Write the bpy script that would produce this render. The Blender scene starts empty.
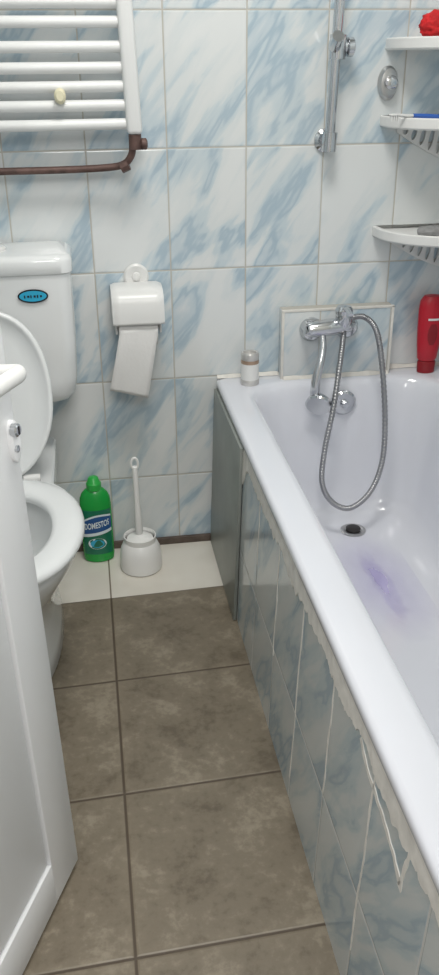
import bpy, bmesh, math, random
from mathutils import Vector, Matrix, noise
random.seed(4)
S = bpy.context.scene
C = S.collection
S.view_settings.view_transform = 'Standard'
S.view_settings.look = 'None'
# ---------------------------------------------------------------- camera
F_PX = 843.0; CAM = Vector((0, -2.24, 1.325))
yaw = math.radians(8.5); pit = math.radians(26.9); rol = math.radians(0.5)
hd = Vector((math.sin(yaw), math.cos(yaw), 0)); r0 = Vector((math.cos(yaw), -math.sin(yaw), 0))
FW = hd*math.cos(pit) - Vector((0, 0, math.sin(pit)))
U0 = hd*math.sin(pit) + Vector((0, 0, math.cos(pit)))
RT = r0*math.cos(rol) - U0*math.sin(rol); UP = U0*math.cos(rol) + r0*math.sin(rol)
cd = bpy.data.cameras.new('camera'); cam = bpy.data.objects.new('camera', cd); C.objects.link(cam)
cd.sensor_fit = 'VERTICAL'; cd.sensor_height = 24; cd.lens = F_PX/975*24; cd.clip_start = 0.02
m3 = Matrix((RT, UP, -FW)).transposed()
cam.matrix_world = Matrix.Translation(CAM) @ m3.to_4x4()
S.camera = cam
def ray(u, v): return FW + RT*((u-219.5)/F_PX) - UP*((v-487.5)/F_PX)
def P(u, v, x=None, y=None, z=None):
    d = ray(u, v)
    if y is not None: t = (y-CAM.y)/d.y
    elif z is not None: t = (z-CAM.z)/d.z
    else: t = (x-CAM.x)/d.x
    return CAM + d*t
# ---------------------------------------------------------------- materials
def new_mat(name):
    m = bpy.data.materials.new(name); m.use_nodes = True
    nt = m.node_tree; b = nt.nodes['Principled BSDF']; return m, nt, b
def lin(c):
    return tuple(((x/12.92) if x <= 0.04045 else ((x+0.055)/1.055)**2.4) for x in c)
def rgb(r, g, b): return lin((r/255, g/255, b/255)) + (1,)
def plain(name, col, rough=0.4, metal=0.0, var=0.04, scale=12, bump=0.0, coat=0.0, bscale=60):
    m, nt, b = new_mat(name); N = nt.nodes; L = nt.links
    tc = N.new('ShaderNodeTexCoord'); nz = N.new('ShaderNodeTexNoise'); nz.inputs['Scale'].default_value = scale
    nz.inputs['Detail'].default_value = 4
    L.new(tc.outputs['Object'], nz.inputs['Vector'])
    rp = N.new('ShaderNodeValToRGB'); rp.color_ramp.elements[0].position = .3; rp.color_ramp.elements[1].position = .7
    rp.color_ramp.elements[0].color = tuple(max(0, c*(1-var)) for c in col[:3])+(1,)
    rp.color_ramp.elements[1].color = tuple(min(1, c*(1+var)) for c in col[:3])+(1,)
    L.new(nz.outputs['Fac'], rp.inputs['Fac']); L.new(rp.outputs['Color'], b.inputs['Base Color'])
    b.inputs['Roughness'].default_value = rough; b.inputs['Metallic'].default_value = metal
    b.inputs['Coat Weight'].default_value = coat
    if bump:
        n2 = N.new('ShaderNodeTexNoise'); n2.inputs['Scale'].default_value = bscale; L.new(tc.outputs['Object'], n2.inputs['Vector'])
        bp = N.new('ShaderNodeBump'); bp.inputs['Strength'].default_value = bump; bp.inputs['Distance'].default_value = .002
        L.new(n2.outputs['Fac'], bp.inputs['Height']); L.new(bp.outputs['Normal'], b.inputs['Normal'])
    return m
class NG:
    def __init__(s, nt): s.N = nt.nodes; s.L = nt.links
    def m(s, op, a, b=None, c=None):
        n = s.N.new('ShaderNodeMath'); n.operation = op
        for i, q in enumerate((a, b, c)):
            if q is None: continue
            if isinstance(q, (int, float)): n.inputs[i].default_value = q
            else: s.L.new(q, n.inputs[i])
        return n.outputs[0]
    def xyz(s, a, b, c):
        n = s.N.new('ShaderNodeCombineXYZ')
        for i, q in enumerate((a, b, c)):
            if isinstance(q, (int, float)): n.inputs[i].default_value = q
            else: s.L.new(q, n.inputs[i])
        return n.outputs[0]
    def mr(s, v, a, b, c, d):
        n = s.N.new('ShaderNodeMapRange'); s.L.new(v, n.inputs[0])
        for i, q in enumerate((a, b, c, d)): n.inputs[i+1].default_value = q
        return n.outputs[0]
    def noise(s, vec, scale, detail=4, rough=.5, dist=0):
        n = s.N.new('ShaderNodeTexNoise'); s.L.new(vec, n.inputs['Vector'])
        n.inputs['Scale'].default_value = scale; n.inputs['Detail'].default_value = detail
        n.inputs['Roughness'].default_value = rough; n.inputs['Distortion'].default_value = dist
        return n.outputs['Fac']
    def ramp(s, v, stops):
        n = s.N.new('ShaderNodeValToRGB'); s.L.new(v, n.inputs[0]); cr = n.color_ramp
        cr.interpolation = 'EASE'
        while len(cr.elements) < len(stops): cr.elements.new(.5)
        for e, (p, c) in zip(cr.elements, stops): e.position = p; e.color = c
        return n.outputs[0]
    def mix(s, f, a, b, mode='MIX'):
        n = s.N.new('ShaderNodeMix'); n.data_type = 'RGBA'; n.blend_type = mode
        for k, q in ((0, f), (6, a), (7, b)):
            if isinstance(q, (int, float, tuple)): n.inputs[k].default_value = q
            else: s.L.new(q, n.inputs[k])
        return n.outputs[2]
    def bump(s, h, strength, dist):
        n = s.N.new('ShaderNodeBump'); s.L.new(h, n.inputs['Height'])
        n.inputs['Strength'].default_value = strength; n.inputs['Distance'].default_value = dist
        return n.outputs[0]
def grid(g, a, b, ta, tb, oa, ob, gw):
    A = g.m('DIVIDE', g.m('SUBTRACT', a, oa), ta); B = g.m('DIVIDE', g.m('SUBTRACT', b, ob), tb)
    fa = g.m('FRACT', A); fb = g.m('FRACT', B)
    da = g.m('MULTIPLY', g.m('MINIMUM', fa, g.m('SUBTRACT', 1, fa)), ta)
    db = g.m('MULTIPLY', g.m('MINIMUM', fb, g.m('SUBTRACT', 1, fb)), tb)
    d = g.m('MINIMUM', da, db)
    w = g.N.new('ShaderNodeTexWhiteNoise'); w.noise_dimensions = '2D'
    g.L.new(g.xyz(g.m('FLOOR', A), g.m('FLOOR', B), 0), w.inputs['Vector'])
    return d, g.mr(d, gw*.6, gw*1.3, 1, 0), w.outputs['Value']
def tile_mat(name, axis, oa, ob, ta=.2, tb=.3, tint=(1, 1, 1), flip=1, groutc=(188, 184, 175), gw=.0018):
    m, nt, b = new_mat(name); g = NG(nt)
    tc = g.N.new('ShaderNodeTexCoord'); sp = g.N.new('ShaderNodeSeparateXYZ'); g.L.new(tc.outputs['Object'], sp.inputs[0])
    a = sp.outputs[axis]; z = sp.outputs[2]
    d, gm, rnd = grid(g, a, z, ta, tb, oa, ob, gw)
    al = math.radians(55)
    au = g.m('MULTIPLY', a, flip)
    p = g.m('ADD', g.m('MULTIPLY', au, math.cos(al)), g.m('MULTIPLY', z, math.sin(al)))
    q = g.m('SUBTRACT', g.m('MULTIPLY', z, math.cos(al)), g.m('MULTIPLY', au, math.sin(al)))
    off = g.m('MULTIPLY', rnd, 7.0)
    v1 = g.xyz(g.m('MULTIPLY', p, 3.4), g.m('MULTIPLY', q, 11), off)
    n1 = g.noise(v1, 1.0, 3, .5, .5)
    v2 = g.xyz(g.m('MULTIPLY', p, 9), g.m('MULTIPLY', q, 38), g.m('ADD', off, 3.0))
    n2 = g.noise(v2, 1.0, 4, .55, .7)
    s = g.m('ADD', n1, g.m('MULTIPLY', g.m('SUBTRACT', n2, .5), .22))
    def c(r, gg, bb): return rgb(r*tint[0], gg*tint[1], bb*tint[2])
    col = g.ramp(s, [(.38, c(222, 225, 225)), (.48, c(216, 221, 222)), (.55, c(196, 209, 215)), (.61, c(168, 188, 201)), (.67, c(193, 206, 213)), (.77, c(219, 222, 224))])
    dirt = g.noise(tc.outputs['Object'], 2.2, 3)
    col = g.mix(g.mr(dirt, .4, .7, 0, .15), col, c(206, 206, 200))
    col = g.mix(gm, col, rgb(*groutc))
    g.L.new(col, b.inputs['Base Color'])
    g.L.new(g.mix(gm, (.13,)*3+(1,), (.8,)*3+(1,)), b.inputs['Roughness'])
    h = g.m('ADD', g.mr(d, .001, .0045, 0, 1), g.m('MULTIPLY', g.noise(tc.outputs['Object'], 9, 2), .3))
    g.L.new(g.bump(h, .6, .0015), b.inputs['Normal'])
    return m
M = {}
M['tile_back'] = tile_mat('marbled_tile_back', 0, .01, .23)
M['tile_side'] = tile_mat('marbled_tile_side', 1, 0, .23)
a_ = P(283, 311, y=-.045)
M['tile_ledge'] = tile_mat('marbled_tile_ledge', 0, a_.x+.105, a_.z-.30, tint=(.97, .97, .97))
M['tile_apron'] = tile_mat('marbled_tile_apron', 1, -.44, .215, .2, .3, (.92, .93, .93), -1, (200, 200, 196), .0022)
# floor
m, nt, b = new_mat('floor_tiles'); g = NG(nt)
tc = g.N.new('ShaderNodeTexCoord'); sp = g.N.new('ShaderNodeSeparateXYZ'); g.L.new(tc.outputs['Object'], sp.inputs[0])
rx = sp.outputs[0]; ry = g.m('ADD', sp.outputs[1], g.m('MULTIPLY', sp.outputs[0], -.035))
d, gm, rnd = grid(g, rx, ry, .354, .354, -.012, -.274, .0028)
n1 = g.noise(tc.outputs['Object'], 8, 5, .6, .4); n2 = g.noise(tc.outputs['Object'], 55, 5, .65)
s_ = g.m('ADD', g.m('MULTIPLY', n1, .65), g.m('MULTIPLY', n2, .35))
col = g.ramp(s_, [(.36, rgb(98, 88, 73)), (.5, rgb(121, 111, 95)), (.64, rgb(146, 136, 119))])
edge = g.mr(d, .003, .03, .22, 0)
col = g.mix(edge, col, rgb(142, 131, 113))
col = g.mix(gm, col, rgb(80, 68, 55))
wm = g.mr(ry, -.2755, -.2745, 0, 1)
gl2 = g.mr(g.m('ABSOLUTE', g.m('SUBTRACT', sp.outputs[0], -.012)), .0015, .0028, 1, 0)
wcol = g.ramp(g.noise(tc.outputs['Object'], 6, 2), [(.35, rgb(218, 213, 202)), (.65, rgb(226, 222, 212))])
wcol = g.mix(gl2, wcol, rgb(128, 116, 102))
col = g.mix(wm, col, wcol)
g.L.new(col, b.inputs['Base Color'])
ro = g.mix(wm, g.mr(n2, .3, .7, .34, .5), (.14,)*3+(1,)); g.L.new(ro, b.inputs['Roughness'])
h = g.m('MULTIPLY', g.m('ADD', g.mr(d, .002, .006, 0, 1), g.m('MULTIPLY', n2, .35)), g.m('SUBTRACT', 1, wm))
g.L.new(g.bump(h, .5, .002), b.inputs['Normal'])
M['floor'] = m
M['ceil'] = plain('ceiling_paint', rgb(228, 226, 220), .8)
M['plaster'] = plain('plaster', rgb(220, 217, 208), .8)
M['acrylic'] = plain('tub_acrylic', rgb(223, 225, 232), .15, var=.012, scale=3, coat=.3)
M['ceramic'] = plain('white_ceramic', rgb(228, 230, 230), .12, var=.01, scale=4, coat=.4)
M['plastic'] = plain('white_plastic', rgb(228, 228, 226), .3, var=.015)
M['seatp'] = plain('seat_plastic', rgb(230, 232, 232), .22, var=.01)
M['enamel'] = plain('radiator_enamel', rgb(228, 229, 228), .28, var=.01)
M['doorp'] = plain('door_plastic', rgb(240, 241, 242), .3, var=.008, scale=3)
M['chrome'] = plain('chrome', (.62, .63, .65, 1), .14, 1, var=.03)
M['hose'] = plain('hose_metal', (.38, .38, .39, 1), .28, 1, var=.08)
M['steel'] = plain('brushed_steel', (.5, .5, .5, 1), .32, 1, var=.1)
M['dark'] = plain('dark_rubber', rgb(45, 42, 42), .5)
M['rust'] = plain('rusty_pipe', rgb(98, 76, 70), .55, .3, var=.35, scale=40, bump=.4)
M['cream'] = plain('cream_plastic', rgb(222, 216, 186), .4)
M['caulk'] = plain('white_caulk', rgb(222, 219, 212), .6, var=.1, bump=.6, scale=40)
M['dark_strip'] = plain('dark_strip_brown', rgb(96, 84, 76), .6, var=.3, scale=30)
M['access'] = plain('grey_green_board', rgb(142, 147, 142), .38, .15, var=.12, scale=8)
M['paper'] = plain('tissue_paper', rgb(226, 225, 223), .9, var=.02, bump=.35, bscale=120)
M['core'] = plain('cardboard', rgb(160, 135, 108), .8)
M['green'] = plain('green_plastic', rgb(30, 158, 66), .25, var=.05)
M['greencap'] = plain('green_cap', rgb(50, 176, 76), .3, var=.04)
M['lgreen'] = plain('label_dark_green', rgb(20, 112, 84), .3, var=.15)
M['label'] = plain('paper_label', rgb(222, 232, 236), .35, var=.03)
M['navy'] = plain('navy_ink', rgb(34, 84, 142), .35)
M['teal'] = plain('teal_ink', rgb(50, 168, 205), .35)
M['black'] = plain('black_ink', rgb(25, 28, 35), .4)
M['red'] = plain('red_plastic', rgb(190, 28, 46), .28, var=.06)
M['redcap'] = plain('dark_red_cap', rgb(140, 18, 30), .3)
M['sponge'] = plain('red_sponge', rgb(196, 30, 34), .8, var=.3, scale=60, bump=1.0)
M['stone'] = plain('grey_stone', rgb(142, 142, 142), .8, var=.2, scale=60, bump=.8)
M['blue'] = plain('blue_plastic', rgb(60, 105, 190), .35)
M['bristle'] = plain('white_bristle', rgb(205, 205, 205), .9)
M['pot'] = plain('bright_white_plastic', rgb(240, 240, 238), .3, var=.01)
M['copper'] = plain('brown_foil', rgb(175, 150, 130), .35, .4)
M['tin'] = plain('pale_tin', rgb(205, 203, 200), .3, .45)
m, nt, b = new_mat('purple_liquid'); g = NG(nt); tc = g.N.new('ShaderNodeTexCoord')
sp = g.N.new('ShaderNodeSeparateXYZ'); g.L.new(tc.outputs['Object'], sp.inputs[0])
def ell(ax, ay): return g.m('SQRT', g.m('ADD', g.m('POWER', g.m('DIVIDE', sp.outputs[0], ax), 2), g.m('POWER', g.m('DIVIDE', sp.outputs[1], ay), 2)))
nn = g.m('SUBTRACT', g.noise(g.xyz(g.m('MULTIPLY', sp.outputs[0], 2.0), sp.outputs[1], 0), 11, 4, .55, .4), .5)
a1 = g.mr(g.m('ADD', ell(.044, .20), g.m('MULTIPLY', nn, .9)), .2, 1.05, .50, 0)
a2 = g.mr(g.m('ADD', ell(.14, .28), g.m('MULTIPLY', nn, .4)), .1, .95, .26, 0)
b.inputs['Base Color'].default_value = rgb(178, 164, 226); b.inputs['Roughness'].default_value = .12
g.L.new(g.m('MAXIMUM', a1, a2), b.inputs['Alpha']); M['purple'] = m
# ---------------------------------------------------------------- mesh helpers
def finish(name, bm, mat, parent=None, ang=35, smooth=True):
    bmesh.ops.recalc_face_normals(bm, faces=bm.faces)
    me = bpy.data.meshes.new(name); bm.to_mesh(me); bm.free()
    if smooth:
        me.polygons.foreach_set('use_smooth', [True]*len(me.polygons)); me.set_sharp_from_angle(angle=math.radians(ang))
    o = bpy.data.objects.new(name, me); C.objects.link(o)
    me.materials.append(M[mat] if isinstance(mat, str) else mat)
    if parent: o.parent = parent
    return o
def thing(name, loc, label, cat, rz=0, group=None):
    o = bpy.data.objects.new(name, None); C.objects.link(o); o.location = loc; o.rotation_euler = (0, 0, rz)
    o.empty_display_size = .05
    return tag(o, label, cat, group)
def tag(o, label, cat, group=None):
    o['label'] = label; o['category'] = cat
    if group: o['group'] = group
    return o
def struct(o, label=None, cat=None):
    o['kind'] = 'structure'
    if label: o['label'] = label
    if cat: o['category'] = cat
    return o
def box(bm, x0, x1, y0, y1, z0, z1, bev=0, seg=2):
    r = bmesh.ops.create_cube(bm, size=1)
    bmesh.ops.scale(bm, vec=(x1-x0, y1-y0, z1-z0), verts=r['verts'])
    bmesh.ops.translate(bm, vec=((x0+x1)/2, (y0+y1)/2, (z0+z1)/2), verts=r['verts'])
    if bev:
        es = set(e for v in r['verts'] for e in v.link_edges)
        bmesh.ops.bevel(bm, geom=list(es), offset=bev, segments=seg, profile=.5, affect='EDGES')
    return bm
def B(*a, **k): return box(bmesh.new(), *a, **k)
def loft(bm, rings, cap0=True, cap1=True, closed=True):
    vs = [[bm.verts.new(p) for p in r] for r in rings]; n = len(rings[0])
    for i in range(len(vs)-1):
        for j in range(n if closed else n-1):
            k = (j+1) % n; bm.faces.new((vs[i][j], vs[i][k], vs[i+1][k], vs[i+1][j]))
    if cap0: bm.faces.new(vs[0][::-1])
    if cap1: bm.faces.new(vs[-1])
    return vs
def lathe(bm, prof, n=32, c=(0, 0, 0), sx=1, sy=1, cap0=True, cap1=True, axis='Z'):
    rings = []
    for r, h in prof:
        ring = []
        for j in range(n):
            t = 2*math.pi*j/n; a, b_ = r*math.cos(t)*sx, r*math.sin(t)*sy
            p = {'Z': (a, b_, h), 'Y': (a, h, b_), 'X': (h, a, b_)}[axis]
            ring.append(Vector(p)+Vector(c))
        rings.append(ring)
    loft(bm, rings, cap0, cap1); return bm
def catmull(pts, per=10):
    pts = [Vector(p) for p in pts]; q = [pts[0]*2-pts[1]]+pts+[pts[-1]*2-pts[-2]]; out = []
    for i in range(1, len(q)-2):
        a, b_, c_, d_ = q[i-1:i+3]
        for k in range(per):
            t = k/per
            out.append(.5*((2*b_)+(c_-a)*t+(2*a-5*b_+4*c_-d_)*t*t+(3*b_-a-3*c_+d_)*t**3))
    out.append(pts[-1]); return out
def tube(bm, pts, r, n=12, cap=True, sq=1.0):
    rings = []; prev = None; L = len(pts)
    for i, p in enumerate(pts):
        t = (pts[min(i+1, L-1)]-pts[max(i-1, 0)]).normalized()
        if prev is None:
            up = Vector((0, 0, 1)) if abs(t.z) < .9 else Vector((0, 1, 0)); a = t.cross(up).normalized()
        else: a = (prev - t*prev.dot(t)).normalized()
        prev = a; b_ = t.cross(a); rad = r(i/(L-1)) if callable(r) else r
        rings.append([p+a*math.cos(2*math.pi*j/n)*rad+b_*math.sin(2*math.pi*j/n)*rad*sq for j in range(n)])
    loft(bm, rings, cap, cap); return bm
def seg(bm, a, b_, r, n=20): return tube(bm, [Vector(a), Vector(a).lerp(Vector(b_), .5), Vector(b_)], r, n)
def rr(x0, x1, y0, y1, r, z, n=8):
    out = []
    for cx, cy, a0 in ((x1-r, y1-r, 0), (x0+r, y1-r, 90), (x0+r, y0+r, 180), (x1-r, y0+r, 270)):
        for k in range(n+1):
            a = math.radians(a0+90*k/n); out.append(Vector((cx+r*math.cos(a), cy+r*math.sin(a), z)))
    return out
def text_bm(body, size, mapf, sub=True):
    cu = bpy.data.curves.new('t', 'FONT'); cu.body = body; cu.size = size; cu.align_x = 'CENTER'; cu.align_y = 'CENTER'; cu.offset = size*.02
    o = bpy.data.objects.new('t', cu); C.objects.link(o)
    bpy.context.view_layer.update()
    me = bpy.data.meshes.new_from_object(o.evaluated_get(bpy.context.evaluated_depsgraph_get()))
    bm = bmesh.new(); bm.from_mesh(me); bpy.data.objects.remove(o); bpy.data.meshes.remove(me)
    if sub: bmesh.ops.subdivide_edges(bm, edges=[e for e in bm.edges if e.calc_length() > size*.3], cuts=2)
    for v in bm.verts: v.co = mapf(v.co.x, v.co.y)
    return bm
# ---------------------------------------------------------------- room shell
XL, XR, YF, ZC = -.62, 1.01, -1.80, 2.5
struct(finish('floor', B(XL-.1, XR+.1, -3.2, .1, -.06, 0), 'floor', smooth=False), 'brown mottled square floor tiles with a cream tile band by the back wall', 'floor')
struct(finish('ceiling', B(XL-.1, XR+.1, YF-.12, .1, ZC, ZC+.06), 'ceil', smooth=False))
struct(finish('wall_back', B(XL-.1, XR+.1, 0, .1, 0, ZC), 'tile_back', smooth=False), 'back wall of white tiles with blue diagonal marbling', 'wall')
struct(finish('wall_left', B(XL-.1, XL, YF-.12, 0, 0, ZC), 'tile_side', smooth=False))
struct(finish('wall_right', B(XR, XR+.1, YF-.12, 0, 0, ZC), 'tile_side', smooth=False))
bm = bmesh.new()
box(bm, XL, -.41, YF-.12, YF, 0, ZC); box(bm, .345, XR, YF-.12, YF, 0, ZC); box(bm, -.41, .345, YF-.12, YF, 2.05, ZC)
struct(finish('wall_front', bm, 'plaster', smooth=False))
struct(finish('dark_strip_back', B(XL, .31, -.012, 0, 0, .022, .002), 'dark_strip'), 'dark brown strip at the foot of the tiled back wall', 'dark strip')  # dark strip standing in for the dark gap at the wall foot
# tiled ledge behind the mixer
LY = -.045
a = P(283, 311, y=LY); c_ = P(388, 375, y=LY)
o = struct(finish('trim_1', B(a.x, c_.x, LY, 0, .50, a.z, .003), 'tile_ledge'), 'raised tiled block behind the bath mixer', 'tiled ledge')
bm = bmesh.new(); w = .005
box(bm, a.x-.002, c_.x+.002, LY-.0015, LY+.004, a.z-w, a.z+.002, .001); box(bm, a.x-.002, a.x+w, LY-.0015, LY+.01, .52, a.z, .001); box(bm, c_.x-w, c_.x+.002, LY-.0015, LY+.01, .52, a.z, .001)
finish('caulk_edge', bm, 'caulk', o)
# sealant round the tub
bm = bmesh.new(); n = 90; rows = []
for i in range(n+1):
    x = .33+(XR-.33)*i/n; yy = (LY if a.x < x < c_.x else 0); e = .004*noise.noise(Vector((x*22, 5, 0)))
    rows.append([Vector((x, yy-.001, .534+e)), Vector((x, yy-.005, .531+e)), Vector((x, yy-.011-e, .525))])
loft(bm, rows, False, False, False); struct(finish('trim_5', bm, 'caulk'), 'white sealant line where the bath meets the back wall', 'sealant')
# tiled side of the tub (leans very slightly)
LEAN = .034
def lean(bm):
    for v in bm.verts: v.co.x += v.co.z*LEAN
    return bm
struct(finish('trim_2', lean(B(.314, .330, YF, -.43, 0, .500)), 'tile_apron', smooth=False), 'blue marbled tiles cladding the long side of the bath', 'tiled apron')
bm = bmesh.new(); n = 300; rows = []
for i in range(n+1):
    y = YF + (-.435-YF)*i/n
    lo = .464 - .020*noise.noise(Vector((y*9, 0, 0))) - .020*abs(noise.noise(Vector((y*30, 3, 0)))) - .010*abs(noise.noise(Vector((y*95, 3, 0)))) - (.06*max(0, 1-(n-i)/10))
    th_ = .0022+.0014*noise.noise(Vector((y*50, 9, 0)))
    rows.append([Vector((.3145, y, lo)), Vector((.314-th_, y, lo+.0015)), Vector((.314-th_, y, .490)), Vector((.3140-th_*.6, y, .4995))])
loft(bm, rows, False, False, False)
struct(finish('trim_3', lean(bm), 'caulk', ang=20), 'ragged white sealant line under the bath rim', 'sealant')
def ap(u, v):
    p = P(u, v, x=.327); return Vector((.3140, p.y, p.z))
# flat ragged filler bands on the cracked tile and in the open joints
bm = bmesh.new()
def band(pts, wd, th=.0010):
    path = catmull(pts, 14); rows = []; L = len(path)
    for i, p in enumerate(path):
        t = (path[min(i+1, L-1)]-path[max(i-1, 0)]).normalized(); s_ = Vector((0, -t.z, t.y))
        w1 = wd*(1+.8*noise.noise(p*55)); w2 = wd*(1+.8*noise.noise(p*55+Vector((7, 0, 0))))
        rows.append([p+s_*w1+Vector((.0004, 0, 0)), p+s_*w1*.85-Vector((th, 0, 0)), p-s_*w2*.85-Vector((th, 0, 0)), p-s_*w2+Vector((.0004, 0, 0))])
    for q in rows:
        for p in q: p.z = min(p.z, .476)
    loft(bm, rows, True, True, True)
band([ap(359, 738), ap(366, 768), ap(382, 818), ap(392, 852), ap(400, 884)], .0062)
band([ap(399, 888), ap(405, 866), ap(411, 842)], .0050)
for yj, zb_ in ((-.64, .30), (-.84, .20), (-1.04, .05), (-1.24, .22), (-1.44, .1)):
    band([Vector((.314, yj+.0025*math.sin(k*1.9+yj*9), .462-(.462-zb_)*k/6)) for k in range(7)], .0024)
struct(finish('trim_4', lean(bm), 'caulk', ang=25), 'white filler along the cracked tile and open joints of the bath side', 'sealant')
tag(finish('access_panel', lean(B(.303, .3125, -.435, -.014, .001, .499, .002)), 'access'), 'plain grey-green board closing the end of the bath side next to the back wall', 'panel')

# ---------------------------------------------------------------- bathtub
tub = thing('bathtub', (.669, -.9, 0), 'white bathtub with wide rounded rim along the right side', 'bathtub')
def TL(x0, x1, y0, y1, r, z): return [p-Vector((.669, -.9, 0)) for p in rr(x0, x1, y0, y1, r, z, 10)]
ox0, ox1, oy0, oy1 = .3265, 1.009, -1.797, -.001
ix0, ix1, iy0, iy1 = .400, .940, -1.70, -.072
loops = [TL(.36, 1.0, oy0, oy1, .01, .502), TL(.335, 1.0, oy0, oy1, .01, .5012), TL(ox0+.002, ox1, oy0, oy1, .012, .5012), TL(ox0, ox1, oy0, oy1, .015, .504), TL(ox0, ox1, oy0, oy1, .015, .516),
         TL(ox0+.003, ox1, oy0, oy1, .02, .522), TL(ox0+.010, ox1-.01, oy0+.01, oy1-.008, .03, .5245), TL(ix0-.012, ix1+.012, iy0-.012, iy1+.012, .1, .5245)]
for ins, z, r in ((0, .5225, .11), (.006, .517, .11), (.012, .506, .11), (.019, .485, .11), (.032, .42, .11), (.048, .33, .11), (.062, .24, .11), (.076, .18, .105), (.096, .148, .1), (.128, .132, .09), (.17, .126, .07), (.2, .125, .05)):
    loops.append(TL(ix0+ins, ix1-ins, iy0+ins*2.2, iy1-ins*.9, r, z))
bm = bmesh.new(); loft(bm, loops, False, True)
finish('tub_shell', bm, 'acrylic', tub, 60)
dp = P(353, 530, z=.127)
bm = bmesh.new(); lathe(bm, [(.036, 0), (.036, .003), (.031, .005), (.026, .004), (.023, .001)], 32, (dp.x-.669, dp.y+.9, .1255)); d_ = finish('drain', bm, 'steel', tub)
d_['label'] = 'round metal drain'
bm = bmesh.new(); lathe(bm, [(.021, 0), (.021, .007), (.016, .010), (.006, .011)], 24, (dp.x-.669, dp.y+.9, .127)); finish('drain_plug', bm, 'dark', d_)
op = P(343, 402, y=-.097)
bm = bmesh.new(); lathe(bm, [(.036, 0), (.036, -.006), (.030, -.012), (.012, -.014)], 32, (op.x-.669, op.y+.9, op.z), axis='Y'); ov = finish('overflow_cover', bm, 'chrome', tub); ov['label'] = 'round chrome overflow cover'
bm = bmesh.new(); lathe(bm, [(.012, -.012), (.012, -.022), (.008, -.026)], 20, (op.x-.669, op.y+.9, op.z), axis='Y'); finish('overflow_knob', bm, 'chrome', ov)
p0 = P(362, 553, z=.127); p1 = P(402, 612, z=.127); mid = (p0+p1)/2
bm = bmesh.new(); vs = [bm.verts.new((sx*.13, sy*.26, 0)) for sx, sy in ((-1, -1), (1, -1), (1, 1), (-1, 1))]; bm.faces.new(vs)
o = finish('cleaner_spill', bm, 'purple'); o.location = (mid.x, mid.y, .1268); dd = p0-p1; o.rotation_euler = (0, 0, math.atan2(dd.y, dd.x)-math.pi/2)
tag(o, 'pale purple liquid spilled on the bath floor beyond the drain', 'spill')

# ---------------------------------------------------------------- bath mixer
b0 = P(322, 326, y=-.09)
mx = thing('bath_mixer', (b0.x, LY, b0.z), 'chrome bath mixer tap mounted on the tiled ledge', 'tap')
MO = Vector((b0.x, LY, b0.z))
def ml(u, v, y): p = P(u, v, y=y-.015); return p - MO
for (u, v) in ((311, 329), (346, 326)):
    bm = bmesh.new(); c0 = ml(u, v, -.031); lathe(bm, [(.033, -.0005), (.033, -.005), (.026, -.016), (.013, -.018)], 28, (c0.x, 0, c0.z), axis='Y')
    finish('wall_flange', bm, 'chrome', mx)
bm = bmesh.new()
L_, R_ = ml(309, 330, -.08), ml(349, 325, -.08)
tube(bm, catmull([L_+Vector((-.006, 0, 0)), L_, L_.lerp(R_, .5), R_, R_+Vector((.006, 0, 0))], 6), lambda t: .014+.009*math.sin(math.pi*t)**2, 20)
for q in (L_, R_): seg(bm, q, (q.x, -.012, q.z), .0135)
lathe(bm, [(.0, -.026), (.017, -.022), (.023, -.01), (.023, .024), (.019, .03), (0, .031)], 24, tuple(ml(344, 318, -.085)))
finish('mixer_body', bm, 'chrome', mx)
bm = bmesh.new(); k = ml(344, 312, -.085)
tube(bm, catmull([k, k+Vector((-.002, -.03, .016)), k+Vector((-.004, -.075, .012))], 6), lambda t: .010-.003*t, 12, sq=.6)
lathe(bm, [(.023, -.004), (.024, .006), (.018, .016), (.006, .02)], 24, tuple(k))
finish('lever', bm, 'chrome', mx)
bm = bmesh.new()
tube(bm, catmull([ml(322, 332, -.085), ml(323, 345, -.10), ml(321, 360, -.115), ml(317, 376, -.125), ml(315, 390, -.13), ml(316, 398, -.13)], 8), lambda t: .0085+.0065*t, 16)
finish('spray_handle', bm, 'chrome', mx)
hc = ml(319, 403, -.135)
bm = bmesh.new(); lathe(bm, [(.013, .026), (.022, .014), (.034, .002), (.037, -.008), (.033, -.013), (.01, -.014)], 32, (0, 0, 0))
bmesh.ops.rotate(bm, verts=bm.verts, cent=(0, 0, 0), matrix=Matrix.Rotation(math.radians(-62), 3, 'X')@Matrix.Rotation(math.radians(20), 3, 'Y')); bmesh.ops.translate(bm, verts=bm.verts, vec=hc)
sh_ = finish('spray_head', bm, 'chrome', mx); sh_['label'] = 'round chrome shower spray head'
hp = [(350, 318, -.09), (364, 317, -.11), (376, 330, -.13), (382, 365, -.15), (385, 420, -.18), (382, 462, -.21), (370, 492, -.235), (350, 508, -.25), (332, 502, -.245), (322, 482, -.23), (325, 448, -.2), (333, 410, -.17), (339, 370, -.13), (343, 340, -.1), (344, 326, -.088)]
bm = bmesh.new(); path = catmull([ml(*q) for q in hp], 40)
tube(bm, path, lambda t: .0076+.0009*math.sin(t*1040), 10)
o = finish('shower_hose', bm, 'hose', mx, 80); o['label'] = 'long looping grey metal hose'

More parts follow.
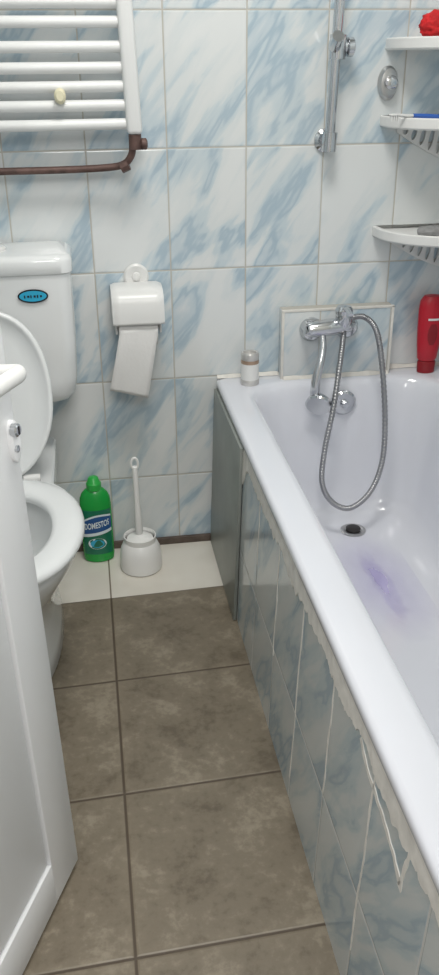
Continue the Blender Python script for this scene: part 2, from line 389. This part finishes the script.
# ---------------------------------------------------------------- shower rail
t0 = P(329, 146, y=-.045); t1 = P(340, 0, y=-.045); dr = (t1-t0).normalized()
sr = thing('shower_rail', (t0.x, 0, t0.z), 'vertical chrome shower riser rail on the back wall above the mixer', 'shower rail')
O = Vector((t0.x, 0, t0.z))
bm = bmesh.new(); seg(bm, t0-O, t0-O+dr*.62, .0125); finish('rail', bm, 'chrome', sr)
for q in (t0+dr*.01, t0+dr*.61):
    bm = bmesh.new(); q = q-O; seg(bm, q-dr*.022, q+dr*.022, .0185)
    seg(bm, q, (q.x, -.006, q.z), .013); lathe(bm, [(.028, 0), (.028, -.006), (.02, -.012)], 24, (q.x, -.0005, q.z), axis='Y')
    finish('rail_mount', bm, 'chrome', sr)
q = P(338, 47, y=-.045)-O
bm = bmesh.new(); seg(bm, q-dr*.026, q+dr*.026, .020); seg(bm, q+Vector((-.02, 0, .004)), q+Vector((.026, 0, .0)), .013)
lathe(bm, [(.012, .020), (.021, .024), (.021, .036), (.014, .040)], 20, tuple(q), axis='X')
tube(bm, [q+Vector((-.01, -.01, .0)), q+Vector((-.015, -.035, .012)), q+Vector((-.015, -.052, .022))], .014, 16)
finish('slider', bm, 'chrome', sr)
q = P(387, 83, y=0)
hk = thing('soap_holder', (q.x, 0, q.z), 'small oval chrome holder on the wall left of the shelves', 'holder')
bm = bmesh.new(); lathe(bm, [(.026, 0), (.026, -.010), (.022, -.018), (.012, -.021)], 32, (0, -.0005, 0), sx=.96, sy=1.5, axis='Y'); finish('back_plate', bm, 'steel', hk)
bm = bmesh.new(); lathe(bm, [(.013, -.016), (.013, -.026), (.016, -.030), (.016, -.036), (.010, -.039)], 24, (0, 0, .002), axis='Y'); finish('peg', bm, 'chrome', hk)

# ---------------------------------------------------------------- corner shelf
sh = thing('corner_shelf', (XR, 0, .92), 'white plastic three-tier corner shelf with oval cut-outs above the bath', 'shelf')
tiers = [P(375, 229, y=0).z, P(380, 119, y=0).z, P(386, 42, y=0).z]
RS = .255
def shelf_outline(R, z, n=24):
    pts = [Vector((0, 0, z))]
    for k in range(n+1):
        a = math.radians(180+90*k/n); s = abs(math.cos(a))**.8*math.copysign(1, math.cos(a)); t = -abs(math.sin(a))**.8
        pts.append(Vector((R*s, R*.80*t, z)))
    return pts
for zt in tiers:
    z = zt-.92; bm = bmesh.new()
    loft(bm, [shelf_outline(RS-.004, z-.018), shelf_outline(RS, z-.014), shelf_outline(RS, z+.006), shelf_outline(RS-.003, z+.009), shelf_outline(RS-.012, z+.008), shelf_outline(RS-.016, z)])
    finish('shelf_tier', bm, 'plastic', sh)
def apron_plate(z, side):
    cu = bpy.data.curves.new('c', 'CURVE'); cu.dimensions = '2D'; cu.fill_mode = 'BOTH'; cu.extrude = .004
    def poly(pts):
        s = cu.splines.new('POLY'); s.points.add(len(pts)-1); s.use_cyclic_u = True
        for i, p in enumerate(pts): s.points[i].co = (p[0], p[1], 0, 1)
    W = RS-.045
    out = [(0, 0), (-W, 0)] + [(-W*(1-k/14)**1.0, -.018-.080*math.sin(math.pi/2*k/14)) for k in range(15)]
    poly(out)
    for k in range(8):
        cx = -.188+k*.0235; dep = .018+.080*math.sin(math.pi/2*(1+cx/W)); b_ = dep*.5-.008; a = .0065; cy = -dep*.5; tl = -.3+.04*k
        poly([(cx+a*math.cos(t)*math.cos(tl)-b_*math.sin(t)*math.sin(tl), cy+a*math.cos(t)*math.sin(tl)+b_*math.sin(t)*math.cos(tl)) for t in [2*math.pi*j/18 for j in range(18)]])
    o = bpy.data.objects.new('c', cu); C.objects.link(o); bpy.context.view_layer.update()
    me = bpy.data.meshes.new_from_object(o.evaluated_get(bpy.context.evaluated_depsgraph_get())); bpy.data.objects.remove(o)
    bm = bmesh.new(); bm.from_mesh(me)
    for v in bm.verts:
        x, y, t = v.co
        v.co = Vector((x, -.005+t, y+z)) if side == 0 else Vector((-.005+t, x*.8, y+z))
    finish('pierced_bracket', bm, 'plastic', sh, smooth=False)
for zt in tiers[:2]:
    apron_plate(zt-.92-.014, 0); apron_plate(zt-.92-.014, 1)
q = P(428, 232, z=tiers[0]+.001); bm = bmesh.new()
lathe(bm, [(.026, 0), (.036, .004), (.038, .012), (.033, .020), (.02, .024), (.004, .025)], 28, sx=1.15, sy=.75)
for v in bm.verts: v.co += Vector((0, 0, .004*noise.noise(v.co*60)))*(1 if v.co.z > .002 else 0)
o = finish('pumice_stone', bm, 'stone'); o.location = (q.x-.004, -.12, tiers[0]+.0005); tag(o, 'rough grey pumice stone on the lowest corner shelf', 'pumice')
q = P(420, 116, y=-.09)
tb = thing('toothbrush', (q.x+.01, -.10, tiers[1]+.0005), 'blue and white toothbrush lying on the middle corner shelf', 'toothbrush', rz=.25)
bm = bmesh.new(); tube(bm, catmull([(-.035, 0, .012), (0, 0, .010), (.05, 0, .007), (.07, 0, .006)], 6), lambda t: .006-.002*abs(t-.4), 10); finish('handle', bm, 'blue', tb)
bm = bmesh.new(); tube(bm, catmull([(-.036, 0, .012), (-.055, 0, .013), (-.08, 0, .015)], 6), .0034, 10); box(bm, -.102, -.078, -.006, .006, .013, .018, .002); finish('neck', bm, 'plastic', tb)
bm = bmesh.new()
for i in range(4):
    for j in range(2): box(bm, -.100+i*.006, -.0965+i*.006, -.0045+j*.005, -.0005+j*.005, .001, .013)
finish('bristles', bm, 'plastic', tb)
bm = bmesh.new(); bmesh.ops.create_icosphere(bm, subdivisions=4, radius=.034)
for v in bm.verts:
    n_ = v.co.normalized(); v.co = Vector((n_.x*.036, n_.y*.03, n_.z*.03))*(1+.22*noise.noise(n_*4)+.1*noise.noise(n_*14))
mz = min(v.co.z for v in bm.verts)
for v in bm.verts: v.co.z -= mz
q = P(432, 38, y=-.10); o = finish('bath_puff', bm, 'sponge', ang=80); o.location = (q.x+.005, -.10, tiers[2]+.0005); tag(o, 'ruffled red bath sponge on the top corner shelf', 'sponge')

# ---------------------------------------------------------------- red bottle
q = P(427, 372, z=.525)
rb = thing('shampoo_bottle', (q.x-.003, -.052, .5245), 'red shampoo bottle standing on its cap on the bath rim', 'bottle')
bm = bmesh.new(); lathe(bm, [(.021, 0), (.023, .002), (.024, .03), (.022, .034)], 28, sx=1.1, sy=.8); finish('cap', bm, 'redcap', rb)
bm = bmesh.new(); lathe(bm, [(.022, .035), (.027, .042), (.031, .08), (.034, .13), (.035, .18), (.033, .205), (.024, .219), (.006, .222)], 32, sx=1.05, sy=.72); body = finish('bottle_body', bm, 'red', rb)
bm = bmesh.new(); rows = []
for z in (.085, .10, .115, .13, .145):
    R = .0315+(z-.08)*.055; w = .8*math.sqrt(max(0, 1-((z-.115)/.034)**2)); rows.append([Vector(((R+.0012)*1.05*math.sin(a*w), -(R+.0012)*.72*math.cos(a*w), z)) for a in [k/10-.5 for k in range(11)]])
loft(bm, rows, False, False, False); finish('label_emblem', bm, 'redcap', body)
bm = bmesh.new(); rows = []
for z in (.155, .158, .161):
    R = .0355; rows.append([Vector(((R+.0012)*1.05*math.sin(a*.9), -(R+.0012)*.72*math.cos(a*.9), z)) for a in [k/10-.5 for k in range(11)]])
loft(bm, rows, False, False, False); finish('label_stripe', bm, 'plastic', body)
# small tin
q = P(250, 384, z=.5245)
tn = thing('small_tin', (q.x, q.y+.004, .5245), 'small silver and white can on the far corner of the bath rim', 'can')
bm = bmesh.new(); lathe(bm, [(.0245, 0), (.0255, .002), (.0255, .014), (.0245, .016)], 28); finish('base_ring', bm, 'tin', tn)
bm = bmesh.new(); lathe(bm, [(.0245, .016), (.0248, .060), (.024, .066)], 28); finish('can_body', bm, 'plastic', tn)
bm = bmesh.new(); lathe(bm, [(.0235, .070), (.0245, .072), (.0245, .087), (.022, .091), (.018, .090), (.017, .084), (.004, .083)], 28); finish('lid', bm, 'tin', tn)
bm = bmesh.new(); lathe(bm, [(.0246, .058), (.0249, .066), (.0242, .071)], 28, cap0=False, cap1=False); finish('foil_band', bm, 'copper', tn)

# ---------------------------------------------------------------- towel radiator
pb = P(136, 134, y=-.09)
px = pb.x-.003; zb = pb.z
rd = thing('towel_radiator', (px-.25, 0, zb), 'white ladder towel radiator fixed high on the back wall', 'radiator')
for xo in (.25, -.25):
    bm = bmesh.new(); box(bm, xo-.018, xo+.018, -.112, -.072, 0, .78, .010, 3)
    for v in bm.verts: v.co.x -= (v.co.z)*.035
    finish('post', bm, 'enamel', rd)
bars = [125, 106, 87, 68, 47, 22, 2]
zs = [P(60, v, y=-.09).z-zb for v in bars]; zs += [zs[-1]+.055, zs[-1]+.11, zs[-1]+.165, zs[-1]+.29, zs[-1]+.345]
for z in zs:
    if z > .77: continue
    bm = bmesh.new(); pts = [Vector((-.238+.476*k/16-z*.035, -.089-.012*math.sin(math.pi*k/16), z)) for k in range(17)]
    tube(bm, pts, .0125, 14); finish('bar', bm, 'enamel', rd)
q = P(60, 96, y=-.12)
bm = bmesh.new(); lathe(bm, [(.012, .02), (.013, 0), (.013, -.008), (.008, -.014)], 20, (q.x-(px-.25), q.y, q.z-zb), sy=1.3, axis='Y')
seg(bm, (q.x-(px-.25), -.11, q.z-zb), (q.x-(px-.25), -.001, q.z-zb), .006); o = finish('wall_bracket', bm, 'cream', rd); o['label'] = 'cream bracket cap'
# pipe
pp = thing('heating_pipe', (px, 0, zb), 'rusty brown heating pipe running under the towel radiator', 'pipe')
O = Vector((px, 0, zb)); zp = P(60, 170, y=-.06).z
bm = bmesh.new(); pth = [Vector((XL+.0005, -.06, zp)), Vector((-.3, -.06, zp)), P(60, 170, y=-.06), P(108, 167.5, y=-.065), P(124, 164, y=-.075), P(131, 156, y=-.085), P(133, 146, y=-.09)]
tube(bm, catmull([p-O for p in pth], 10), .0085, 14); finish('pipe_run', bm, 'rust', pp)
bm = bmesh.new(); seg(bm, (.0, -.09, -.034), (.0, -.09, -.0005), .015); lathe(bm, [(.010, .012), (.013, .016), (.013, .026), (.008, .029)], 20, (0, -.09, -.022), axis='X'); finish('valve', bm, 'rust', pp)
q = P(126, 166, y=-.075)-O
bm = bmesh.new(); seg(bm, q+Vector((-.012, 0, -.004)), q+Vector((.006, -.003, .004)), .0135, 8); finish('coupling_nut', bm, 'rust', pp)
bm = bmesh.new(); box(bm, -.42, -.40, -.069, 0, zp-zb-.006, zp-zb+.006, .002); finish('pipe_clip', bm, 'rust', pp)

# ---------------------------------------------------------------- toilet roll holder
q = P(138, 323, y=-.05)
th = thing('toilet_roll_holder', (q.x, 0, q.z), 'white plastic toilet roll holder with curved cover on the back wall', 'toilet roll holder')
prof = [(-.002, .095), (-.03, .099), (-.075, .096), (-.102, .080), (-.110, .05), (-.112, .012)]
pr = catmull([Vector((0, a, b_)) for a, b_ in prof], 6)
bm = bmesh.new(); outer = []
nl = 14
for k in range(nl+1):
    x = -.064+.128*k/nl; e = min(1, (1-abs(x)/.064)/.12); s = 1-.04*(1-e)**2
    outer.append([Vector((x, p.y*s, p.z*s)) for p in pr])
loft(bm, outer, False, False, False)
for x in (-.064, .064):
    vs = [bm.verts.new((x, p.y*.96, p.z*.96)) for p in pr]+[bm.verts.new((x, -.002, .012))]; bm.faces.new(vs)
bmesh.ops.remove_doubles(bm, verts=bm.verts, dist=.0002)
o = finish('cover', bm, 'plastic', th, 50); sm = o.modifiers.new('s', 'SOLIDIFY'); sm.thickness = .003; sm.offset = 1
bm = bmesh.new(); lathe(bm, [(.033, 0), (.033, -.004), (.028, -.008), (.02, -.008), (.012, -.005), (.010, -.010), (.002, -.012)], 28, (.004, -.001, .112), axis='Y'); finish('hanging_disc', bm, 'plastic', th)
bm = bmesh.new(); box(bm, -.058, .058, -.008, -.001, -.03, .09, .003)
for s_ in (-1, 1): box(bm, s_*.0575-.003, s_*.0575+.003, -.075, -.004, -.022, .05, .002)
seg(bm, (-.056, -.06, -.002), (.056, -.06, -.002), .0085); finish('roll_bracket', bm, 'plastic', th)
tr = thing('toilet_roll', (q.x-.002, -.06, q.z-.010), 'white toilet paper roll with a sheet hanging below its holder', 'toilet paper')
bm = bmesh.new()
prf = [(.0200, -.050), (.045, -.050), (.046, -.049), (.046, .049), (.045, .050), (.0200, .050)]
lathe(bm, prf+[prf[0]], 40, cap0=False, cap1=False, axis='X'); finish('paper_roll', bm, 'paper', tr)
bm = bmesh.new(); lathe(bm, [(.0185, -.050), (.0198, -.050), (.0198, .050), (.0185, .050), (.0185, -.050)], 30, cap0=False, cap1=False, axis='X'); finish('core', bm, 'core', tr)
bm = bmesh.new(); rows = []
for k in range(21):
    t = k/20; z = .010-.175*t; y = -.0475-.005*math.sin(t*3.0)+.006*max(0, t-.25); sk = -.036*max(0, t-.05)
    rows.append([Vector((-.050+.100*j/8+sk, y-.0015*math.sin(j*.8+t*3), z+(-.030*(j/8)+.012)*max(0, t-.1))) for j in range(9)])
loft(bm, rows, False, False, False)
o = finish('hanging_sheet', bm, 'paper', tr); sm = o.modifiers.new('s', 'SOLIDIFY'); sm.thickness = .0012
# ---------------------------------------------------------------- cleaner bottle
q = P(100, 563, z=0)
cb = thing('cleaner_bottle', (q.x, q.y+.028, 0), 'green toilet cleaner bottle standing on the floor beside the toilet', 'bottle', rz=.0)
bm = bmesh.new(); SX, SY = 1.0, .62
RB = .0455
bp_ = [(.037, .0005), (.043, .004), (RB, .02), (RB, .15), (.0452, .185), (.043, .206), (.037, .221), (.027, .232), (.018, .238)]
lathe(bm, bp_, 40, sx=SX, sy=SY); body = finish('bottle_body', bm, 'green', cb)
bm = bmesh.new()
lathe(bm, [(.0195, .232), (.0215, .234), (.0215, .252), (.018, .256), (.0145, .268), (.011, .271), (.003, .272)], 24); finish('cap', bm, 'greencap', cb)
def onb(x, z, e=.0008):
    a = x/.040; return Vector(((RB+e)*SX*math.sin(a), -(RB+e)*SY*math.cos(a), z))
bm = bmesh.new(); rows = [[onb(-.043+.086*k/16, z, .0006) for k in range(17)] for z in (.030, .07, .10, .13, .175)]
loft(bm, rows, False, False, False); lab = finish('front_label', bm, 'lgreen', cb)
def patch(x0, x1, f0, f1, e, mat, nm):
    bm = bmesh.new(); rows = []
    for k in range(17):
        x = x0+(x1-x0)*k/16; rows.append([onb(x, f0(x), e), onb(x, f1(x), e)])
    loft(bm, rows, False, False, False); return finish(nm, bm, mat, lab)
patch(-.043, .043, lambda x: .094+.20*x, lambda x: .152+.20*x+.008*math.cos(x*50), .0010, 'label', 'label_border')
patch(-.043, .043, lambda x: .104+.20*x, lambda x: .146+.20*x+.008*math.cos(x*50), .0014, 'navy', 'label_band')
finish('label_lettering', text_bm('DOMESTOS', .0128, lambda x, y: onb(x, .127+y*2.1+.20*x, .0020)), 'label', lab, smooth=False)
bm = bmesh.new(); vs = [bm.verts.new(onb(.024*math.cos(t)-.002, .066+.018*math.sin(t), .0012)) for t in [2*math.pi*k/24 for k in range(24)]]; bm.faces.new(vs); finish('label_emblem', bm, 'label', lab)
bm = bmesh.new(); vs = [bm.verts.new(onb(.018*math.cos(t)-.002, .066+.013*math.sin(t), .0016)) for t in [2*math.pi*k/24 for k in range(24)]]; bm.faces.new(vs); finish('label_emblem', bm, 'teal', lab)
# ---------------------------------------------------------------- toilet brush
q = P(143, 577, z=0)
hb = thing('toilet_brush_holder', (q.x, q.y+.055, 0), 'round white plastic toilet brush pot on the cream floor tiles', 'brush holder')
bm = bmesh.new(); lathe(bm, [(.054, .0005), (.059, .004), (.0605, .018), (.060, .045), (.057, .068), (.050, .084), (.045, .091), (.046, .104), (.0465, .108), (.044, .109), (.0425, .106), (.042, .092), (.050, .072), (.054, .045), (.052, .015), (.01, .011)], 44); pot = finish('pot', bm, 'pot', hb)
br = thing('toilet_brush', (q.x, q.y+.055, .013), 'white toilet brush with a tall plain handle standing in its pot', 'toilet brush')
bm = bmesh.new(); lathe(bm, [(.009, .075), (.009, .10), (.011, .11), (.0105, .15), (.0085, .20), (.008, .30), (.007, .312), (.004, .315)], 16)
tube(bm, [Vector((.0095*math.cos(t), 0, .322+.017*math.sin(t))) for t in [2*math.pi*k/28-math.pi/2 for k in range(29)]], .0035, 10)
bmesh.ops.rotate(bm, verts=bm.verts, cent=(0, 0, 0), matrix=Matrix.Rotation(-.01, 3, 'Y')); finish('handle', bm, 'pot', br)
bm = bmesh.new(); lathe(bm, [(.0, .004), (.02, .006), (.034, .02), (.036, .045), (.030, .064), (.008, .076)], 48)
for v in bm.verts:
    r = math.hypot(v.co.x, v.co.y)
    if r > .01: v.co.x *= 1+.05*math.sin(v.co.z*900+math.atan2(v.co.y, v.co.x)*12)
finish('brush_head', bm, 'bristle', br)
bm = bmesh.new(); lathe(bm, [(.036, .083), (.038, .086), (.032, .090), (.016, .096), (.009, .099)], 32); finish('splash_cap', bm, 'pot', br)

# ---------------------------------------------------------------- toilet
TX = -.25
tl = thing('toilet', (TX, -.4, 0), 'white toilet with raised lid and cistern at the left of the back wall', 'toilet')
def egg(w, yb, yf, z, n=48, sq=1.0):
    yc = yb-(yb-yf)*.5; out = []
    for k in range(n):
        t = 2*math.pi*k/n; c0, s0 = math.cos(t), math.sin(t)
        x = w*math.copysign(abs(c0)**.88, c0); y = yc+(yb-yc)*math.copysign(abs(s0)**.9, s0) if s0 > 0 else yc-(yc-yf)*abs(s0)
        out.append(Vector((x, y+.4, z)))
    return out
bm = bmesh.new()
loft(bm, [egg(.108, -.12, -.68, .0), egg(.112, -.11, -.69, .006), egg(.108, -.12, -.685, .05), egg(.098, -.14, -.67, .11), egg(.105, -.16, -.68, .18), egg(.132, -.20, -.72, .25), egg(.162, -.24, -.765, .31), egg(.182, -.27, -.80, .36), egg(.186, -.28, -.805, .385), egg(.183, -.285, -.80, .394),
          egg(.13, -.36, -.74, .394), egg(.122, -.37, -.73, .38), egg(.11, -.38, -.71, .33), egg(.085, -.40, -.66, .25), egg(.05, -.45, -.60, .20)])
finish('bowl', bm, 'ceramic', tl, 50)
bm = bmesh.new(); loft(bm, [rr(-.10, .10, -.36+.4, -.04+.4, .03, z) for z in (.15, .2)] + [rr(-.12, .12, -.37+.4, -.03+.4, .03, z) for z in (.34, .392)]+[rr(-.115, .115, -.365+.4, -.035+.4, .03, .398)])
box(bm, -.05, .05, .21, .34, .39, .56, .01); finish('rear_platform', bm, 'ceramic', tl)
bm = bmesh.new()
so = lambda d, z: egg(.195-d, -.335-d, -.83+d, z); si = lambda d, z: egg(.122+d, -.42+d, -.755-d, z)
loft(bm, [so(.004, .398), so(0, .404), so(.002, .412), so(.010, .419), so(.025, .422), si(.015, .421), si(.004, .416), si(0, .408), si(.003, .398), so(.004, .398)], False, False)
finish('seat', bm, 'seatp', tl, 60)
bm = bmesh.new(); LW = .147
def lidring(d, h, L=.43):
    out = []
    for k in range(48):
        t = 2*math.pi*k/48; c0, s0 = math.cos(t), math.sin(t)
        w = LW*(1-.10*max(0, -s0)**2)
        out.append(Vector(((w-d)*math.copysign(abs(c0)**.85, c0), h, .205+(.205-d)*math.copysign(abs(s0)**.92, s0))))
    return out
loft(bm, [lidring(.02, .006), lidring(.006, .006), lidring(0, .003), lidring(0, -.008), lidring(.004, -.012), lidring(.010, -.012), lidring(.014, -.006), lidring(.05, -.003)])
bmesh.ops.rotate(bm, verts=bm.verts, cent=(0, 0, 0), matrix=Matrix.Rotation(math.radians(-13), 3, 'X'))
bmesh.ops.translate(bm, verts=bm.verts, vec=(-.010, .065, .410)); finish('lid', bm, 'seatp', tl, 60)
for s_ in (-1, 1):
    bm = bmesh.new(); seg(bm, (s_*.07-.02, .068, .412), (s_*.07+.02, .068, .412), .010); box(bm, s_*.07-.012, s_*.07+.012, .05, .085, .394, .408, .003); finish('hinge', bm, 'plastic', tl)
rc = P(73, 300, y=-.20).x-TX; zt = P(66, 252, y=-.16).z; zb2 = .55
bm = bmesh.new(); cx0, cx1 = -rc, rc
def cr(i, z, r=.035): return [Vector((p.x, p.y, p.z)) for p in rr(cx0+i, cx1-i, .205+i*.6, .385, r, z)]
loft(bm, [cr(.05, zb2-.008), cr(.03, zb2), cr(.014, zb2+.02), cr(.006, zb2+.06), cr(.002, zb2+.16), cr(.0, zt-.045)]); ci = finish('cistern', bm, 'ceramic', tl, 50)
bm = bmesh.new()
def cl(i, z): return [Vector((p.x, p.y, p.z)) for p in rr(cx0-.004+i, cx1+.004-i, .200+i, .388, .036, z)]
loft(bm, [cl(.003, zt-.045), cl(0, zt-.042), cl(0, zt-.014), cl(.004, zt-.005), cl(.014, zt)]); cld = finish('cistern_lid', bm, 'ceramic', tl, 50)
bm = bmesh.new(); lathe(bm, [(.022, 0), (.022, .006), (.018, .010), (.005, .011)], 28, (0.03, .29, zt)); finish('flush_button', bm, 'plastic', cld)
q = P(33, 296, y=-.197)
def disc(w, h, y):
    bm = bmesh.new(); vs = [bm.verts.new((q.x-TX+w*math.cos(t), y, q.z+h*math.sin(t))) for t in [2*math.pi*k/32 for k in range(32)]]; bm.faces.new(vs); return bm
st = finish('sticker', disc(.036, .0165, .2005), 'black', ci); st['label'] = 'dark oval sticker with turquoise center'
finish('sticker_center', disc(.032, .0128, .1999), 'teal', st)
bm = bmesh.new()
for k, (w_, h_) in enumerate(((.003, .004), (.005, .0028), (.0028, .0042), (.005, .003), (.0034, .004), (.0045, .0028))):
    xx = q.x-TX-.021+k*.0075; box(bm, xx, xx+w_, .1992, .1998, q.z-h_, q.z+h_*.7)
finish('sticker_print', bm, 'black', st, smooth=False)
# ---------------------------------------------------------------- door (slightly sagging, leans a degree)
HG = Vector((-.38, -1.777, 0)); ang = math.atan2(.919, .3946); DW = .70; DT = .035
MW = Matrix.Translation(HG) @ Matrix.Rotation(ang, 4, 'Z') @ Matrix.Rotation(math.radians(-1.1), 4, 'X')
bm = bmesh.new(); sw = .092
box(bm, 0, sw, -.0, DT, .012, 2.02, .002); box(bm, DW-sw, DW, 0, DT, .012, 2.02, .002)
box(bm, sw, DW-sw, 0, DT, .012, .012+sw, .001); box(bm, sw, DW-sw, 0, DT, 1.93, 2.02, .001)
dr_ = struct(finish('door_1', bm, 'doorp'), 'white plastic door standing open at the left', 'door'); dr_.matrix_world = MW
bm = bmesh.new(); z0, z1 = .012+sw, 1.93
box(bm, sw+.004, DW-sw-.004, .005, DT-.005, z0+.004, z1-.004, .003); box(bm, sw-.002, DW-sw+.002, .012, DT-.012, z0-.002, z1+.002); finish('door_panel', bm, 'doorp', dr_)
bm = bmesh.new(); box(bm, DW-.004, DW+.010, .018, DT+.002, .008, 2.025, .001); box(bm, 0, DW, .018, DT+.002, .006, .014); finish('edge_flange', bm, 'doorp', dr_)
iw = MW.inverted(); nrm = (MW.to_3x3() @ Vector((0, -1, 0))).normalized()
def D(u, v, off):
    d = ray(u, v); p0_ = HG+nrm*off; t = (p0_-CAM).dot(nrm)/d.dot(nrm); return iw @ (CAM+d*t)
c1 = D(14, 441, .003)
bm = bmesh.new(); lathe(bm, [(.0125, 0), (.0125, -.006), (.010, -.008)], 24, (0, 0, 0), sy=2.5, axis='Y'); bmesh.ops.translate(bm, verts=bm.verts, vec=(c1.x, 0, c1.z)); pl = finish('lock_plate', bm, 'doorp', dr_)
c2 = D(15, 430, .01)
bm = bmesh.new(); lathe(bm, [(.0092, -.006), (.0092, -.014), (.007, -.016)], 24, (c2.x, 0, c2.z), axis='Y'); lathe(bm, [(.005, -.006), (.005, -.011), (.003, -.012)], 16, (c2.x, 0, c2.z-.028), axis='Y'); finish('lock_cylinder', bm, 'chrome', pl)
bm = bmesh.new(); box(bm, c2.x-.0012, c2.x+.0012, -.0170, -.0155, c2.z-.006, c2.z+.006)
finish('lock_slot', bm, 'dark', pl)
# lever: short neck out of the door, straight thick bar running back towards the hinge
bm = bmesh.new(); e1 = D(21, 372, .045)
tube(bm, catmull([Vector((e1.x, .0, e1.z-.004)), Vector((e1.x, -.02, e1.z-.003)), Vector((e1.x-.001, -.038, e1.z-.001)), Vector((e1.x-.012, -.047, e1.z+.001)), Vector((e1.x-.05, -.049, e1.z+.003)), Vector((e1.x-.09, -.049, e1.z+.004)), Vector((e1.x-.125, -.046, e1.z+.004))], 8), lambda t: .0098, 16, sq=1.15)
lathe(bm, [(.021, .0), (.021, -.006), (.016, -.009)], 24, (e1.x, 0, e1.z-.004), axis='Y')
finish('door_handle', bm, 'plastic', dr_)
# ---------------------------------------------------------------- light
def area(name, loc, rot, size, power, col):
    l = bpy.data.lights.new(name, 'AREA'); l.shape = 'RECTANGLE'; l.size = size[0]; l.size_y = size[1]; l.energy = power; l.color = col
    o = bpy.data.objects.new(name, l); C.objects.link(o); o.location = loc; o.rotation_euler = rot; return o
area('ceiling_lamp', (.25, -.95, 2.44), (0, 0, 0), (.5, .5), 18.5, (1.0, .975, .935))
area('hall_fill', (.25, -2.7, 2.2), (math.radians(48), 0, math.radians(6)), (.9, .6), 21, (1.0, .98, .95))  # added fill light from the hall side, shining in through the doorway
w = bpy.data.worlds.new('world'); S.world = w; w.use_nodes = True
w.node_tree.nodes['Background'].inputs[0].default_value = (.88, .88, .88, 1); w.node_tree.nodes['Background'].inputs[1].default_value = .6
